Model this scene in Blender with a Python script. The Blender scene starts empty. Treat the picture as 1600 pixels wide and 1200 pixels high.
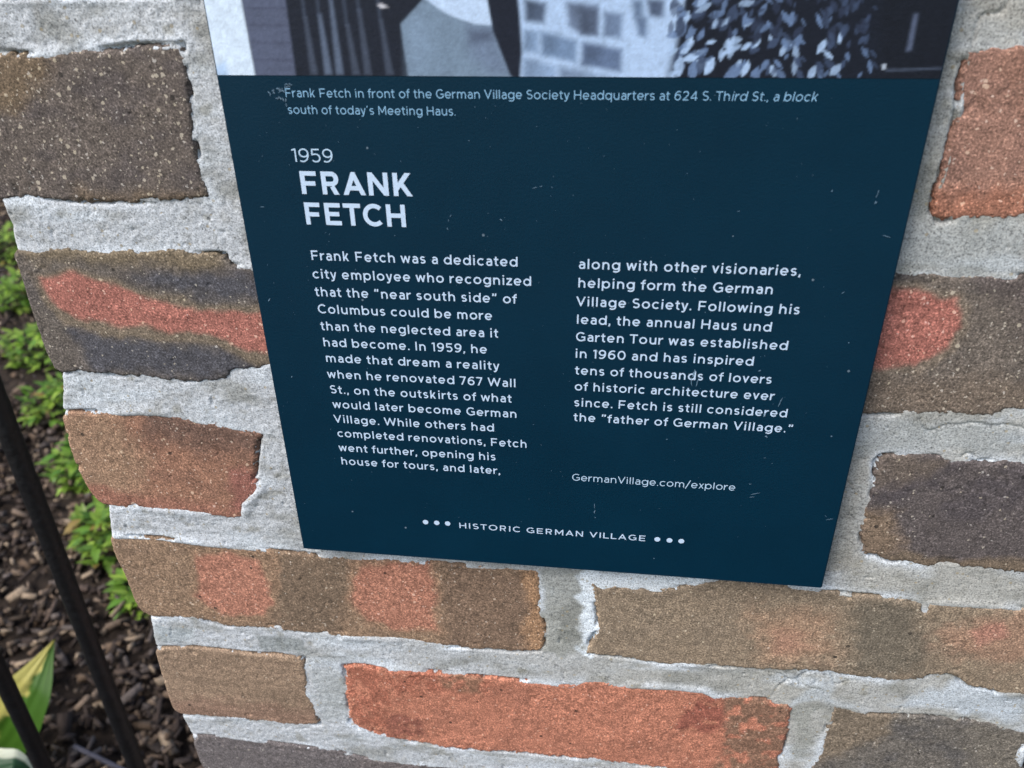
import bpy, math, random
import numpy as np

# ------------------------------------------------------------------ camera, sky, sun, exposure
sc = bpy.context.scene
ZS = 0.70            # height of the sign's lower edge above the ground
SF = -0.007          # the sign's face stands this far in front of the brick faces (wall face: y = 0)
RM = np.array([[0.99199202, 0.01418698, 0.12550128],
               [0.0494, 0.87092805, -0.48892123],
               [-0.1162389, 0.49120572, 0.86325284]])
CU, CV, CW = 0.12278261, -0.2251943, -0.24698786
FPX = 1258.3
cam_pos = (CU, CW + SF, ZS - CV)
cd = bpy.data.cameras.new('camera'); cam = bpy.data.objects.new('camera', cd)
sc.collection.objects.link(cam); sc.camera = cam
def uvw(a): return (a[0], a[2], -a[1])
rx, dn, fw = uvw(RM[0]), uvw(RM[1]), uvw(RM[2])
import mathutils
M = mathutils.Matrix(((rx[0], -dn[0], -fw[0], cam_pos[0]),
                      (rx[1], -dn[1], -fw[1], cam_pos[1]),
                      (rx[2], -dn[2], -fw[2], cam_pos[2]), (0, 0, 0, 1)))
cam.matrix_world = M
cd.sensor_width = 36; cd.lens = 36 * FPX / 1600
cd.clip_start = 0.01; cd.clip_end = 500
cd.dof.use_dof = True; cd.dof.focus_distance = 0.31; cd.dof.aperture_fstop = 15

SUN_EL, SUN_AZ = math.radians(50), math.radians(228)   # azimuth of the sun, clockwise from +Y
w = bpy.data.worlds.new('World'); sc.world = w; w.use_nodes = True
nt = w.node_tree; bg = nt.nodes['Background']
sky = nt.nodes.new('ShaderNodeTexSky'); sky.sky_type = 'NISHITA'; sky.sun_disc = False
sky.sun_elevation = SUN_EL; sky.sun_rotation = SUN_AZ
sky.air_density = 1.0; sky.dust_density = 3.0; sky.ozone_density = 1.0
nt.links.new(sky.outputs[0], bg.inputs[0]); bg.inputs[1].default_value = 0.15
sl = bpy.data.lights.new('sun', 'SUN'); sl.energy = 2.2; sl.angle = math.radians(34); sl.color = (1.0, 0.97, 0.93)
so = bpy.data.objects.new('sun', sl); sc.collection.objects.link(so)
sd = mathutils.Vector((math.sin(SUN_AZ) * math.cos(SUN_EL), math.cos(SUN_AZ) * math.cos(SUN_EL), math.sin(SUN_EL)))
so.rotation_euler = sd.to_track_quat('Z', 'Y').to_euler(); so.location = (-2, -3, 4)
sc.view_settings.view_transform = 'Standard'; sc.view_settings.look = 'None'
sc.view_settings.gamma = 1; sc.view_settings.exposure = 0.38

# ------------------------------------------------------------------ helpers
random.seed(5); rng = np.random.default_rng(7)
def on_plane(px, wy=0.0):
    """photo pixel -> (x, z) on the vertical plane y = wy"""
    px = np.asarray(px, float).reshape(-1, 2)
    d = np.stack([(px[:, 0] - 800) / FPX, (px[:, 1] - 600) / FPX, np.ones(len(px))], 1) @ RM
    t = (wy - cam_pos[1]) / d[:, 2]
    return np.stack([cam_pos[0] + t * d[:, 0], cam_pos[2] - t * d[:, 1]], 1)
def to_px(x, y, z):
    p = np.stack([x - cam_pos[0], -(z - cam_pos[2]), y - cam_pos[1]], -1) @ RM.T
    return 800 + FPX * p[..., 0] / p[..., 2], 600 + FPX * p[..., 1] / p[..., 2]
def lin(c):
    c = np.asarray(c, float) / 255.0
    return np.where(c <= 0.04045, c / 12.92, ((c + 0.055) / 1.055) ** 2.4)
def hsh(ix, iy, s):
    h = (ix.astype(np.int64) * 374761393 + iy.astype(np.int64) * 668265263 + s * 974634777) & 0xffffffff
    h = ((h ^ (h >> 13)) * 1274126177) & 0xffffffff
    h = ((h ^ (h >> 16)) * 2246822519) & 0xffffffff
    return ((h ^ (h >> 15)) & 0xffffff) / float(0xffffff)
def vn(x, y, s):
    x = np.asarray(x, float); y = np.asarray(y, float)
    ix = np.floor(x); iy = np.floor(y); fx = x - ix; fy = y - iy
    fx = fx * fx * (3 - 2 * fx); fy = fy * fy * (3 - 2 * fy)
    a = hsh(ix, iy, s); b = hsh(ix + 1, iy, s); c = hsh(ix, iy + 1, s); d = hsh(ix + 1, iy + 1, s)
    return (a * (1 - fx) + b * fx) * (1 - fy) + (c * (1 - fx) + d * fx) * fy * 1.0
def fbm(x, y, s, o=3):
    """-1..1, x and y in lattice units"""
    r = 0; a = 1; n = 0
    for i in range(o):
        r = r + a * (vn(x * 2 ** i + 17.3 * i, y * 2 ** i - 9.1 * i, s + i) * 2 - 1); n += a; a *= 0.5
    return r / n * 1.4
def sstep(a, b, x):
    t = np.clip((x - a) / (b - a), 0, 1); return t * t * (3 - 2 * t)
def sdist(P, X, Z):
    """signed distance to polygon P, positive inside"""
    P = np.asarray(P, float); Q = np.roll(P, -1, 0)
    best = np.full(X.shape, 1e9); ins = np.zeros(X.shape, bool)
    for (ax, az), (bx, bz) in zip(P, Q):
        ex, ez = bx - ax, bz - az; L = ex * ex + ez * ez + 1e-18
        t = np.clip(((X - ax) * ex + (Z - az) * ez) / L, 0, 1)
        dx = X - ax - t * ex; dz = Z - az - t * ez
        best = np.minimum(best, dx * dx + dz * dz)
        if az != bz:
            ins ^= ((az > Z) != (bz > Z)) & (X < (bx - ax) * (Z - az) / (bz - az) + ax)
    return np.where(ins, 1, -1) * np.sqrt(best)
def resample(P, n=1):
    """a little corner rounding (one pass of Chaikin)"""
    P = np.asarray(P, float)
    for _ in range(n):
        Q = np.roll(P, -1, 0)
        P = np.stack([P * 0.8 + Q * 0.2, P * 0.2 + Q * 0.8], 1).reshape(-1, 2)
    return P
def np_mesh(name, V, F, mat, parent=None, col=None, smooth=True, ngon=False):
    me = bpy.data.meshes.new(name)
    if ngon:
        me.from_pydata([tuple(v) for v in V], [], F)
    else:
        V = np.asarray(V, np.float32); F = np.asarray(F, np.int32); k = F.shape[1]
        me.vertices.add(len(V)); me.vertices.foreach_set('co', V.ravel())
        me.loops.add(F.size); me.loops.foreach_set('vertex_index', F.ravel())
        me.polygons.add(len(F)); me.polygons.foreach_set('loop_start', np.arange(0, F.size, k, dtype=np.int32))
        me.update(calc_edges=True)
    if col is not None:
        c = np.ones((len(V), 4), np.float32); col = np.asarray(col); c[:, :col.shape[1]] = col
        at = me.color_attributes.new('Col', 'FLOAT_COLOR', 'POINT'); at.data.foreach_set('color', c.ravel())
    if smooth:
        me.polygons.foreach_set('use_smooth', np.ones(len(me.polygons), bool))
    me.materials.append(mat); me.update()
    o = bpy.data.objects.new(name, me); sc.collection.objects.link(o)
    if parent is not None: o.parent = parent
    return o
def thing(name, label, cat, loc=(0, 0, 0), group=None):
    o = bpy.data.objects.new(name, None); sc.collection.objects.link(o); o.location = loc
    o.empty_display_size = 0.05
    o['label'] = label; o['category'] = cat
    if group: o['group'] = group
    return o
def tag(o, label, cat, group=None):
    o['label'] = label; o['category'] = cat
    if group: o['group'] = group
    return o
# ------------------------------------------------------------------ materials
def mat(name):
    m = bpy.data.materials.new(name); m.use_nodes = True
    n = m.node_tree; return m, n, n.nodes['Principled BSDF']
def node(n, t, **k):
    x = n.nodes.new(t)
    for a, b in k.items(): setattr(x, a, b)
    return x
def ramp(n, src, stops):
    r = node(n, 'ShaderNodeValToRGB'); e = r.color_ramp.elements
    while len(e) < len(stops): e.new(0.5)
    for q, (p, c) in zip(e, stops):
        q.position = p; q.color = (c, c, c, 1) if np.isscalar(c) else (*c, 1)
    n.links.new(src, r.inputs[0]); return r
def noise(n, co, scale, detail=3, rough=0.6):
    t = node(n, 'ShaderNodeTexNoise'); t.inputs['Scale'].default_value = scale
    t.inputs['Detail'].default_value = detail; t.inputs['Roughness'].default_value = rough
    n.links.new(co, t.inputs['Vector']); return t
def mix(n, a, b, f, mode='MIX'):
    x = node(n, 'ShaderNodeMix', data_type='RGBA', blend_type=mode)
    for s, v in ((x.inputs[0], f), (x.inputs[6], a), (x.inputs[7], b)):
        if isinstance(v, bpy.types.NodeSocket): n.links.new(v, s)
        elif np.isscalar(v): s.default_value = v
        else: s.default_value = (*v, 1)
    return x.outputs[2]
def math_(n, op, a, b=None):
    x = node(n, 'ShaderNodeMath', operation=op)
    for s, v in zip(x.inputs, (a, b)):
        if v is None: continue
        if isinstance(v, bpy.types.NodeSocket): n.links.new(v, s)
        else: s.default_value = v
    return x.outputs[0]
def bump(n, h, strength, dist, bs):
    b = node(n, 'ShaderNodeBump'); b.inputs['Strength'].default_value = strength; b.inputs['Distance'].default_value = dist
    n.links.new(h, b.inputs['Height']); n.links.new(b.outputs[0], bs.inputs['Normal'])

def brick_material():
    m, n, b = mat('brick'); co = node(n, 'ShaderNodeTexCoord').outputs['Object']
    at = node(n, 'ShaderNodeAttribute', attribute_name='Col')
    g1 = noise(n, co, 1350, 3, 0.75); g2 = noise(n, co, 330, 2, 0.6)
    r1 = ramp(n, g1.outputs[0], [(0.31, 0.22), (0.46, 0.80), (0.56, 1.08), (0.70, 2.5)])
    r2 = ramp(n, g2.outputs[0], [(0.3, 0.78), (0.7, 1.22)])
    c = mix(n, at.outputs['Color'], r1.outputs[0], 1.0, 'MULTIPLY')
    c = mix(n, c, r2.outputs[0], 1.0, 'MULTIPLY')
    # pale quartz grains of two sizes, amount from the attribute's alpha
    wn = noise(n, co, 1500, 1, 0.5)
    wv = node(n, 'ShaderNodeVectorMath', operation='MULTIPLY_ADD'); n.links.new(wn.outputs['Color'], wv.inputs[0])
    wv.inputs[1].default_value = (0.0011,) * 3; n.links.new(co, wv.inputs[2])
    for sc_, thr, keep in ((480, 0.20, 0.66), (1000, 0.27, 0.78)):
        v = node(n, 'ShaderNodeTexVoronoi'); v.inputs['Scale'].default_value = sc_
        n.links.new(wv.outputs[0], v.inputs['Vector'])
        sep = node(n, 'ShaderNodeSeparateColor'); n.links.new(v.outputs['Color'], sep.inputs[0])
        near = math_(n, 'LESS_THAN', v.outputs['Distance'], math_(n, 'MULTIPLY', sep.outputs[2], thr * 1.9))
        lim = math_(n, 'SUBTRACT', 1.0, math_(n, 'MULTIPLY', math_(n, 'POWER', at.outputs['Alpha'], 3.2 if sc_ < 900 else 1.3), 1 - keep))
        on = math_(n, 'GREATER_THAN', sep.outputs[0], lim)
        f = math_(n, 'MULTIPLY', math_(n, 'MULTIPLY', near, on), 0.75)
        gc = mix(n, (0.66, 0.58, 0.40), (0.70, 0.68, 0.64), sep.outputs[1])
        gc = mix(n, gc, mix(n, at.outputs['Color'], (2.6, 2.6, 2.6), 1.0, 'MULTIPLY'), 0.45)
        c = mix(n, c, gc, f)
    v = node(n, 'ShaderNodeTexVoronoi'); v.inputs['Scale'].default_value = 300; n.links.new(co, v.inputs['Vector'])
    sep = node(n, 'ShaderNodeSeparateColor'); n.links.new(v.outputs['Color'], sep.inputs[0])
    pit = math_(n, 'MULTIPLY', math_(n, 'LESS_THAN', v.outputs['Distance'], 0.25), math_(n, 'GREATER_THAN', sep.outputs[2], 0.985))
    c = mix(n, c, (0.02, 0.017, 0.015), math_(n, 'MULTIPLY', pit, 0.8))
    n.links.new(c, b.inputs['Base Color']); b.inputs['Roughness'].default_value = 0.85
    b.inputs['Specular IOR Level'].default_value = 0.35
    h = math_(n, 'ADD', g1.outputs[0], math_(n, 'MULTIPLY', g2.outputs[0], 1.0))
    h = math_(n, 'SUBTRACT', h, math_(n, 'MULTIPLY', pit, 1.0))
    bump(n, h, 0.5, 0.0004, b)
    return m
def mortar_material():
    m, n, b = mat('mortar'); co = node(n, 'ShaderNodeTexCoord').outputs['Object']
    at = node(n, 'ShaderNodeAttribute', attribute_name='Col')
    g1 = noise(n, co, 1500, 2, 0.7); g2 = noise(n, co, 520, 3, 0.65)
    mp = node(n, 'ShaderNodeMapping'); mp.inputs['Scale'].default_value = (0.28, 1, 1); n.links.new(co, mp.inputs[0])
    st = noise(n, mp.outputs[0], 1000, 2, 0.5)
    r1 = ramp(n, g1.outputs[0], [(0.28, 0.36), (0.47, 0.96), (0.75, 1.5)])
    r2 = ramp(n, g2.outputs[0], [(0.26, 0.62), (0.42, 0.97), (0.7, 1.12)])
    r3 = ramp(n, st.outputs[0], [(0.3, 0.92), (0.6, 1.04)])
    c = at.outputs['Color']
    for r in (r1, r2, r3): c = mix(n, c, r.outputs[0], 1.0, 'MULTIPLY')
    v = node(n, 'ShaderNodeTexVoronoi'); v.inputs['Scale'].default_value = 500; n.links.new(co, v.inputs['Vector'])
    sep = node(n, 'ShaderNodeSeparateColor'); n.links.new(v.outputs['Color'], sep.inputs[0])
    near = math_(n, 'LESS_THAN', v.outputs['Distance'], 0.3)
    sand = math_(n, 'MULTIPLY', near, math_(n, 'GREATER_THAN', sep.outputs[0], 0.93))
    c = mix(n, c, (0.34, 0.28, 0.17), math_(n, 'MULTIPLY', sand, 0.6))
    dark = math_(n, 'MULTIPLY', near, math_(n, 'GREATER_THAN', sep.outputs[1], 0.94))
    c = mix(n, c, (0.08, 0.085, 0.09), math_(n, 'MULTIPLY', dark, 0.6))
    n.links.new(c, b.inputs['Base Color']); b.inputs['Roughness'].default_value = 0.9
    b.inputs['Specular IOR Level'].default_value = 0.3
    h = math_(n, 'ADD', math_(n, 'ADD', g1.outputs[0], g2.outputs[0]), math_(n, 'MULTIPLY', st.outputs[0], 0.35))
    h = math_(n, 'SUBTRACT', h, math_(n, 'MULTIPLY', dark, 0.6))
    bump(n, h, 0.5, 0.0004, b)
    return m
def plain(name, col, rough=0.6, spec=0.5, nscale=None, var=0.2, bst=0.0, bd=0.001, metal=0.0, attr=False):
    m, n, b = mat(name); b.inputs['Roughness'].default_value = rough
    b.inputs['Specular IOR Level'].default_value = spec; b.inputs['Metallic'].default_value = metal
    co = node(n, 'ShaderNodeTexCoord').outputs['Object']
    src = tuple(col) if col is not None else None
    if attr: src = node(n, 'ShaderNodeAttribute', attribute_name='Col').outputs['Color']
    if nscale:
        g = noise(n, co, nscale, 4, 0.6)
        r = ramp(n, g.outputs[0], [(0.3, 1 - var), (0.7, 1 + var)])
        c = mix(n, src, r.outputs[0], 1.0, 'MULTIPLY'); n.links.new(c, b.inputs['Base Color'])
        if bst: bump(n, g.outputs[0], bst, bd, b)
    elif attr: n.links.new(src, b.inputs['Base Color'])
    else: b.inputs['Base Color'].default_value = (*src, 1)
    return m
BRICK = brick_material(); MORTAR = mortar_material()

# ------------------------------------------------------------------ the brick pillar
# every brick: outline in photo pixels (turned into a place on the wall face), its fired colours, grain amount
def dull(c, k=0.82):
    c = np.asarray(c, float); l = c @ np.array([.3, .6, .1]); return (l + (c - l) * k) * np.array([1.07, 1.065, 1.05])
def S(base, grain=0.5, spots=(), var=None, varamt=0.5, rough=1.0, grad=()):
    return dict(base=base, grain=grain, spots=spots, var=var, varamt=varamt, rough=rough, grad=grad)
VIS = [
 # top left, grey with many pale grains
 ([(-88,84),(0,82),(45,84),(90,88),(110,82),(170,76),(210,71),(250,70),(285,68),(290,100),(296,150),(301,200),(308,240),(318,280),(329,310),(300,312),(220,315),(150,316),(60,310),(0,313),(-10,312)],
  S((98,88,82), 1.0, [([(-120,60),(90,60),(70,130),(30,170),(-120,180)],14,(112,94,74)), ([(120,300),(340,300),(340,330),(120,330)],12,(104,88,72))], (74,68,72), 0.5)),
 # second course, dark with a red flash
 ([(17,391),(60,392),(100,390),(150,391),(200,393),(270,391),(320,396),(350,400),(353,409),(362,415),(390,417),(430,420),(470,425),(490,570),(440,570),(400,577),(366,580),(345,594),(310,596),(250,592),(190,587),(130,580),(88,584),(70,550),(45,480),(30,430)],
  S((98,90,84), 0.45, [([(0,385),(330,385),(360,425),(300,432),(200,412),(60,408)],12,(116,102,82)),
     ([(210,425),(300,430),(460,425),(460,470),(330,465),(250,450)],12,(76,76,84)),
     ([(110,515),(200,530),(330,545),(420,570),(400,590),(250,590),(150,575)],14,(76,76,84)),
     ([(48,424),(120,424),(180,434),(230,456),(300,470),(420,476),(480,490),(480,600),(420,572),(380,556),(300,530),(200,527),(100,510),(66,470)],5,(118,104,88)),
     ([(55,431),(120,432),(180,443),(230,466),(300,479),(400,486),(480,500),(480,570),(420,553),(380,540),(300,516),(200,512),(112,498),(82,472)],5,(165,100,88))], (84,78,80), 0.4)),
 # third course, red brown
 ([(94,645),(150,643),(190,644),(240,644),(280,650),(330,662),(400,674),(408,678),(404,690),(401,715),(398,742),(392,750),(404,752),(408,765),(400,775),(384,790),(381,812),(330,806),(220,795),(165,791),(150,783),(135,763),(118,728),(104,690)],
  S((150,106,84), 0.6, [([(200,630),(420,660),(420,720),(330,700),(230,680)],22,(112,84,72)), ([(80,640),(180,640),(230,720),(200,800),(120,800)],30,(148,116,92)),
     ([(360,735),(420,735),(420,800),(360,800)],10,(146,92,80)), ([(130,760),(400,800),(390,820),(140,800)],12,(150,100,82))], (126,90,74), 0.5)),
 # fourth course, tan with two red flashes
 ([(169,838),(210,838),(250,840),(300,847),(350,853),(400,858),(440,863),(467,866),(500,869),(600,875),(700,882),(790,888),(842,891),(845,910),(844,943),(848,965),(852,987),(850,1005),(847,1018),(800,1019),(733,1013),(700,1012),(633,1002),(590,1000),(533,997),(490,990),(400,982),(350,979),(300,967),(228,965),(211,945),(194,900),(177,868)],
  S((140,113,90), 0.5, [([(420,858),(560,870),(545,920),(520,990),(440,985),(425,930)],18,(118,98,80)),([(690,880),(840,890),(850,1020),(690,1012)],20,(122,98,80)),
     ([(820,890),(850,890),(855,1020),(815,1020)],10,(158,120,88)),
     ([(290,860),(360,850),(432,862),(440,930),(420,975),(330,970),(300,930)],6,(144,114,90)),
     ([(303,868),(360,866),(398,876),(418,910),(425,945),(412,962),(350,964),(312,935)],7,(170,112,91)),
     ([(538,880),(600,868),(690,870),(690,992),(580,985),(535,935)],6,(146,114,90)),
     ([(548,905),(575,885),(620,874),(676,880),(682,900),(680,985),(625,984),(575,970),(548,935)],7,(171,112,90))], (124,100,82), 0.45)),
 # fourth course right: long, pale tan, two faint pink flashes, a mortar notch in its top edge
 ([(924,910),(940,918),(965,916),(1010,923),(1050,920),(1100,911),(1130,906),(1200,914),(1282,922),(1330,929),(1400,935),(1440,940),(1443,950),(1444,956),(1447,956),(1449,949),(1452,942),(1500,944),(1560,948),(1640,956),(1640,1092),(1600,1087),(1562,1085),(1545,1076),(1520,1074),(1503,1067),(1495,1056),(1478,1053),(1455,1057),(1440,1062),(1425,1063),(1377,1062),(1333,1055),(1283,1048),(1200,1047),(1150,1042),(1100,1040),(1033,1037),(967,1027),(930,1023),(914,1022),(924,1000),(934,985),(934,960),(930,945),(926,925)],
  S((138,120,100), 0.25, [([(1330,940),(1440,940),(1440,1060),(1330,1050)],22,(112,102,88)), ([(1180,955),(1290,965),(1290,1030),(1190,1030)],28,(156,124,100)), ([(1205,985),(1250,985),(1260,1010),(1215,1015)],14,(164,122,100)),
     ([(1460,990),(1500,970),(1590,960),(1640,970),(1640,1030),(1560,1040),(1480,1020)],24,(154,120,98)), ([(1515,985),(1570,973),(1580,995),(1530,1008)],11,(170,118,100))], (122,108,93), 0.3)),
 # fifth course left, tan, smooth
 ([(240,1013),(300,1012),(345,1016),(400,1022),(440,1024),(474,1029),(477,1050),(481,1068),(480,1085),(489,1100),(492,1115),(500,1133),(470,1134),(430,1130),(350,1122),(285,1118),(270,1110),(262,1088),(250,1050)],
  S((142,118,97), 0.2, [([(260,1085),(500,1110),(500,1140),(270,1120)],22,(140,110,92))], (130,108,90), 0.3, 0.6)),
 # fifth course, the red one
 ([(537,1041),(560,1040),(607,1047),(660,1048),(733,1057),(800,1062),(850,1068),(893,1073),(905,1066),(922,1063),(967,1072),(1040,1075),(1100,1080),(1117,1089),(1197,1093),(1234,1104),(1237,1115),(1229,1150),(1222,1170),(1217,1185),(1215,1222),(1150,1216),(1017,1199),(933,1188),(850,1180),(800,1176),(700,1168),(633,1158),(587,1150),(560,1140),(547,1130),(545,1105),(541,1075)],
  S((182,113,88), 0.3, [([(530,1035),(600,1040),(760,1058),(760,1080),(640,1085),(610,1110),(620,1150),(560,1140)],12,(164,96,74)), ([(690,1050),(750,1055),(745,1085),(690,1078)],7,(140,98,76)),
     ([(600,1120),(650,1115),(660,1150),(610,1150)],7,(146,86,70)),([(1080,1100),(1130,1080),(1130,1140),(1050,1150)],7,(150,84,68)),
     ([(1130,1085),(1240,1095),(1240,1225),(1115,1215),(1120,1160)],10,(134,98,78))], (166,104,82), 0.7, 2.0)),
 # fifth course right, grey
 ([(1301,1101),(1312,1106),(1323,1107),(1345,1113),(1367,1118),(1420,1119),(1467,1122),(1505,1125),(1555,1130),(1566,1138),(1590,1140),(1622,1146),(1618,1162),(1598,1168),(1592,1185),(1602,1205),(1640,1262),(1500,1258),(1250,1240),(1262,1205),(1280,1182),(1284,1160),(1295,1130)],
  S((104,98,92), 0.25, [([(1270,1095),(1400,1115),(1380,1150),(1270,1200)],16,(120,106,90)),([(1520,1135),(1640,1145),(1640,1240),(1520,1240)],20,(112,105,96))], (84,82,84), 0.6)),
 # sixth course
 ([(296,1150),(350,1151),(400,1158),(450,1164),(520,1172),(560,1184),(620,1192),(720,1200),(860,1214),(930,1222),(945,1330),(700,1308),(345,1270),(320,1215)],
  S((106,98,98), 0.3, [([(290,1145),(560,1180),(540,1230),(320,1230)],20,(104,98,100))], (90,86,88), 0.4)),
 ([(1010,1232),(1200,1250),(1390,1268),(1390,1370),(1020,1342)], S((140,104,84), 0.4)),
 # top right, red brown
 ([(1507,76),(1525,74),(1548,72),(1566,78),(1575,76),(1600,70),(1660,66),(1790,70),(1750,350),(1660,340),(1600,339),(1517,343),(1467,346),(1457,328),(1461,300),(1470,275),(1477,250),(1487,215),(1493,180),(1497,160),(1496,135),(1507,100)],
  S((154,112,96), 0.55, [([(1440,300),(1640,290),(1640,350),(1440,360)],16,(160,104,82)),([(1560,70),(1700,70),(1700,180),(1600,160)],22,(138,98,82))], (136,98,86), 0.6)),
 # second course right, grey with a red flash
 ([(1375,424),(1450,427),(1520,430),(1600,431),(1690,436),(1680,655),(1620,640),(1570,644),(1562,651),(1500,648),(1417,648),(1352,646),(1300,645),(1300,424)],
  S((106,96,88), 0.7, [([(1360,420),(1440,424),(1440,450),(1370,450)],9,(84,78,76)), ([(1530,430),(1700,430),(1700,480),(1600,520)],24,(92,82,80)),
     ([(1340,446),(1460,448),(1505,458),(1524,485),(1522,520),(1495,553),(1440,580),(1360,584),(1330,590)],5,(122,108,94)),
     ([(1340,456),(1460,458),(1498,468),(1510,490),(1508,515),(1485,543),(1440,564),(1380,572),(1330,572)],5,(168,100,88)),
     ([(1340,580),(1700,600),(1700,660),(1340,660)],22,(112,98,86))], (86,80,78), 0.6)),
 # third course right, dark
 ([(1369,722),(1378,713),(1420,712),(1463,712),(1482,718),(1540,721),(1600,722),(1680,726),(1670,905),(1600,897),(1550,890),(1483,887),(1433,883),(1410,878),(1387,877),(1370,868),(1348,865),(1349,850),(1345,836),(1350,815),(1349,795),(1362,770),(1367,745)],
  S((90,82,82), 0.35, [([(1340,800),(1400,800),(1410,850),(1380,890),(1340,880)],14,(124,104,86)),([(1380,865),(1680,875),(1680,910),(1380,890)],8,(112,96,80)),([(1360,710),(1480,715),(1440,740),(1370,760)],12,(104,92,84))], (74,68,74), 0.6)),
]
MLEFT = [(-170,-180),(-80,92),(-6,308),(3,330),(14,355),(15,375),(19,390),(53,480),(90,583),(92,600),(93,646),(128,725),(164,785),(165,800),(170,838),(202,900),(229,962),(233,980),(240,1013),(262,1070),(279,1112),(283,1125),(297,1150),(345,1262)]
px2w = lambda P: on_plane(P, 0.0)
PL = px2w(MLEFT)
XR = 0.3175                      # right arris of the pillar
ZT = 1.30                        # its top
bricks = []
for poly, st in VIS:
    P = px2w(poly); P[:, 0] = np.minimum(P[:, 0], XR)
    sp = [(px2w(q), soft * 0.0003, lin(dull(c))) for q, soft, c in st['spots']]
    bricks.append((P, sp, st, 0.0006))
# courses beyond the picture, down to the ground and up to the top
hidden = [(142,116,96),(150,104,84),(108,98,90),(176,102,80),(122,104,88)]
def filler(x0, x1, z0, z1, k):
    P = np.array([(x0,z1),(x1,z1),(x1,z0),(x0,z0)], float) + rng.uniform(-0.0015, 0.0015, (4, 2))
    bricks.append((P, [], S(hidden[k % 5], 0.45, (), (100,90,84), 0.4), 0.0022))
XL = -0.088
def course(z0, z1, k):
    if k % 2: cuts = [XL, 0.108, 0.119, XR]
    else: cuts = [XL, 0.008, 0.019, 0.211, 0.222, XR]
    for i in range(0, len(cuts), 2): filler(cuts[i], cuts[i+1], z0, z1, k * 3 + i)
zlow = px2w([(345,1262)])[0, 1]
z = zlow - 0.012; k = 0
while z > 0.06:
    course(z - 0.056, z, k); z -= 0.068; k += 1
ztop = px2w([(0,0)])[0, 1]
z = ztop; k = 1
while z + 0.056 < ZT:
    course(z, z + 0.056, k); z += 0.068; k += 1
# courses of the visible range that carry on to the right of the picture
zz = lambda p: px2w([p])[0, 1]

def edge_field(P, X, Z, seed, rough):
    s = sdist(P, X, Z)
    k_ = np.clip((X - np.interp(Z, PL[::-1, 1], PL[::-1, 0]) - 0.003) / 0.006, 0.12, 1)
    s = s + 0.0002 + k_ * rough * (0.0006 * fbm(X / 0.006, Z / 0.006, seed, 2) + 0.00045 * fbm(X / 0.0019, Z / 0.0019, seed + 9, 2) + 0.0004 * fbm(X / 0.0009, Z / 0.0009, seed + 19, 1))
    return s
def skirt(V, F, depth):
    """walls running back from the open border of a quad sheet"""
    E = np.concatenate([F[:, [0, 1]], F[:, [1, 2]], F[:, [2, 3]], F[:, [3, 0]]])
    key = np.sort(E, 1); kk = key[:, 0].astype(np.int64) * len(V) + key[:, 1]
    u, idx, cnt = np.unique(kk, return_index=True, return_counts=True)
    B = E[idx[cnt == 1]]
    vs = np.unique(B); mp = np.full(len(V), -1); mp[vs] = np.arange(len(vs)) + len(V)
    VB = V[vs].copy(); VB[:, 1] = depth
    FB = np.stack([B[:, 1], B[:, 0], mp[B[:, 0]], mp[B[:, 1]]], 1)
    return np.concatenate([V, VB]), np.concatenate([F, FB]), vs
def sheet(X, Z, s, Y, g):
    """keep cells touching s > 0 and pull their outer corners onto s = 0"""
    nz, nx = X.shape
    ok = s > 0
    cell = ok[:-1, :-1] | ok[1:, :-1] | ok[:-1, 1:] | ok[1:, 1:]
    ids = np.arange(nx * nz).reshape(nz, nx)
    F = np.stack([ids[:-1, :-1], ids[:-1, 1:], ids[1:, 1:], ids[1:, :-1]], -1)[cell]
    gz, gx = np.gradient(s, g); gl = np.hypot(gx, gz) + 1e-9
    d = np.clip(np.where(s < 0, -s, 0) / gl, 0, 1.2 * g)
    V = np.stack([X + gx / gl * d, Y, Z + gz / gl * d], -1).reshape(-1, 3)
    use = np.unique(F); mp = np.full(nx * nz, -1); mp[use] = np.arange(len(use))
    return V[use], mp[F], use
BV, BF, BC, off = [], [], [], 0
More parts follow.
